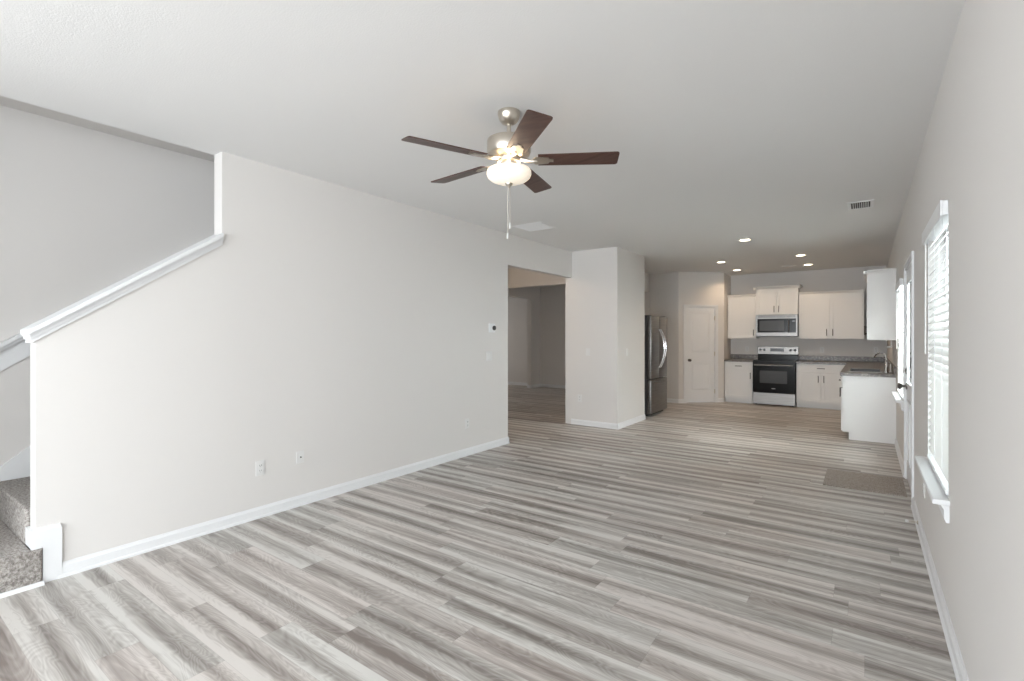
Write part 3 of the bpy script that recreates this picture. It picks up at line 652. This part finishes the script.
m_ = MB(); crown(m_, -1.100, -.03, 11.412, YB - .001, 2.226, .052, False, False, .035); m_.build('crown_molding', M['cab'], t)
t = thing('wall_cabinet', (.16, 8.8, UB), 'white wall cabinet on the right wall showing its plain side panel', 'kitchen cabinet')
MB().box(.03, .315, 8.05, 9.25, UB, 2.225).build('cabinet_body', M['cab'], t)
FU = Matrix(((0, -1, 0, .03), (1, 0, 0, 0), (0, 0, 1, 0), (0, 0, 0, 1)))
o = shaker(FU, 8.055, 8.645, UB + .004, 2.21, 'door', t); pull(FU, 8.60, 1.48, True, o)
o = shaker(FU, 8.655, 9.245, UB + .004, 2.21, 'door', t); pull(FU, 8.70, 1.48, True, o)
m_ = MB(); pr = .04; prof = [(0, 0), (.006, 0), (.012, .018), (.028, .036), (pr, .044), (pr, .055), (0, .055)]
m_.prism([(8.05 - o_2, 2.218 + q) for o_2, q in prof], 'x', .012 - pr, .318); m_.prism([(.012 - o_2, 2.218 + q) for o_2, q in prof], 'y', 8.05 - pr, 9.25)
m_.build('crown_molding', M['cab'], t)
t = thing('wall_cabinet', (.16, 11.3, UB), 'white corner wall cabinet hidden mostly behind the side cabinet', 'kitchen cabinet')
MB().box(.03, .315, 10.75, YB - .001, UB, 2.275).build('cabinet_body', M['cab'], t)
o = shaker(FU, 10.755, 11.40, UB + .004, 2.26, 'door', t); pull(FU, 10.80, 1.48, True, o)

# microwave
t = thing('microwave', (-1.488, 11.5, 1.39), 'stainless over-the-range microwave with black glass door', 'microwave')
a, b_, yf, z0, z1 = -1.868, -1.108, 11.35, 1.395, 1.838
MB().box(a, b_, yf, YB - .001, z0, z1).build('microwave_body', M['steel'], t)
MB().box(a + .004, b_ - .004, yf - .004, yf + .05, z0 - .012, z0 - .001).build('underside_vent', M['blackp'], t)
o = MB().rbox(a, b_, yf - .022, yf - .001, z0, z1, .004).build('microwave_door', M['steel'], t)
MB().box(a + .03, b_ - .03, yf - .025, yf - .0215, z0 + .075, z1 - .085).build('door_glass', M['black'], o)
MB().box(a + .07, b_ - .24, yf - .0265, yf - .0245, z0 + .11, z1 - .12).build('window_screen', M['winglass'], o)
MB().tube([(b_ - .155, yf - .026, z0 + .09), (b_ - .155, yf - .055, z0 + .11), (b_ - .155, yf - .055, z1 - .12), (b_ - .155, yf - .026, z1 - .10)], .008, 8).build('handle', M['steel'], o, True)
MB().box(b_ - .10, b_ - .045, yf - .0265, yf - .0245, z1 - .15, z1 - .125).build('display', M['display'], o)
lv = MB()
for k in range(4): lv.box(a + .04, b_ - .04, yf - .024, yf - .0215, z1 - .022 - k * .012, z1 - .017 - k * .012)
lv.build('top_grille', M['slot'], o)

# range
t = thing('electric_range', (-1.506, 11.4, 0), 'freestanding stainless electric range with black oven door and smooth top', 'stove')
a, b_, yf = -1.884, -1.124, 11.085
MB().box(a + .003, b_ - .003, yf + .03, YB - .03, .03, .895).build('range_body', M['blackp'], t)
for (x, y) in ((a + .05, yf + .08), (b_ - .05, yf + .08), (a + .05, YB - .1), (b_ - .05, YB - .1)): MB().lathe([(.018, .0005), (.018, .03)], (x, y, 0), n=12).build('foot', M['blackp'], t)
o = MB().rbox(a, b_, yf + .0, YB - .095, .895, .912, .004).build('cooktop', M['black'], t)
rg = MB()
for (x, y, r) in ((a + .19, yf + .16, .10), (b_ - .19, yf + .16, .08), (a + .19, yf + .42, .08), (b_ - .19, yf + .42, .10)): rg.lathe([(r, .9121), (r, .9126), (r - .006, .9126), (r - .006, .9121)], (x, y, 0), n=36, caps=False)
rg.build('burner_rings', M['winglass'], o)
MB().prism([(YB - .10, .90), (YB - .035, .90), (YB - .035, 1.17), (YB - .075, 1.17), (YB - .085, 1.16), (YB - .085, 1.02), (YB - .10, 1.0)], 'x', a + .002, b_ - .002).build('backguard', M['black'], t)
ys = YB - .088
cp = MB().rbox(a + .0, b_ - .0, ys - .01, ys + .02, 1.015, 1.172, .004).build('control_panel', M['steel'], t)
MB().box(a + .24, b_ - .265, ys - .0125, ys - .0095, 1.075, 1.14).build('display', M['display'], cp)
for x in (a + .05, a + .125, b_ - .145, b_ - .065): MB().lathe([(.024, ys - .010), (.024, ys - .016), (.018, ys - .032), (.003, ys - .033)], (x, 0, 1.105), 'y', 20).build('knob', M['blackp'], cp, True)
od = MB().rbox(a, b_, yf - .012, yf + .028, .262, .885, .005).build('oven_door', M['black'], t)
MB().rbox(a + .13, b_ - .14, yf - .0145, yf - .0115, .45, .70, .001).build('oven_window', M['winglass'], od)
hb = MB(); hb.tube([(a + .03, yf - .055, .815), (b_ - .03, yf - .055, .815)], .014, 12)
for x in (a + .06, b_ - .06): hb.tube([(x, yf - .012, .815), (x, yf - .055, .815)], .009, 8)
hb.build('handle', M['steel'], od, True)
MB().lathe([(.011, yf - .0116), (.011, yf - .0135)], (-1.506, 0, .345), 'y', 16).box(-1.54, -1.472, yf - .0135, yf - .0116, .338, .352).build('badge', M['steel'], od)
MB().rbox(a, b_, yf - .010, yf + .028, .022, .252, .005).build('storage_drawer', M['steel'], t)

# refrigerator (faces +x)
t = thing('refrigerator', (-3.38, 8.70, 0), 'stainless french-door refrigerator standing behind the wall stub', 'refrigerator')
ya, yb, xf = 8.27, 9.10, -3.07
MB().box(-3.78, xf, ya, yb, .04, 1.735).box(-3.70, xf - .05, ya + .03, yb - .03, .001, .04).build('fridge_body', M['dark'], t)
MB().box(xf - .05, xf + .01, ya + .02, yb - .02, .012, .055).build('toe_grille', M['slot'], t)
ym = (ya + yb) / 2
for (l, r, hy) in ((ya, ym - .003, ym - .045), (ym + .003, yb, ym + .045)):
    o = MB().rbox(xf + .004, xf + .075, l, r, .66, 1.75, .008, 3).build('fridge_door', M['steel'], t, True)
    pts = []
    for k in range(13):
        u = k / 12; pts.append((xf + .078 + .10 * math.sin(PI * u) ** .8, hy, .84 + .68 * u))
    MB().tube(pts, .011, 10).build('handle', M['chrome'], o, True)
o = MB().rbox(xf + .004, xf + .075, ya, yb, .06, .635, .008, 3).build('freezer_drawer', M['steel'], t, True)
pts = [(xf + .078 + .05 * math.sin(PI * k / 10) ** .5, ya + .08 + (yb - ya - .16) * k / 10, .58) for k in range(11)]
MB().tube(pts, .011, 10).build('handle', M['steel'], o, True)
for y in (ya + .05, yb - .05): MB().rbox(xf - .06, xf + .05, y - .03, y + .03, 1.736, 1.762, .005).build('hinge_cover', M['dark'], t)
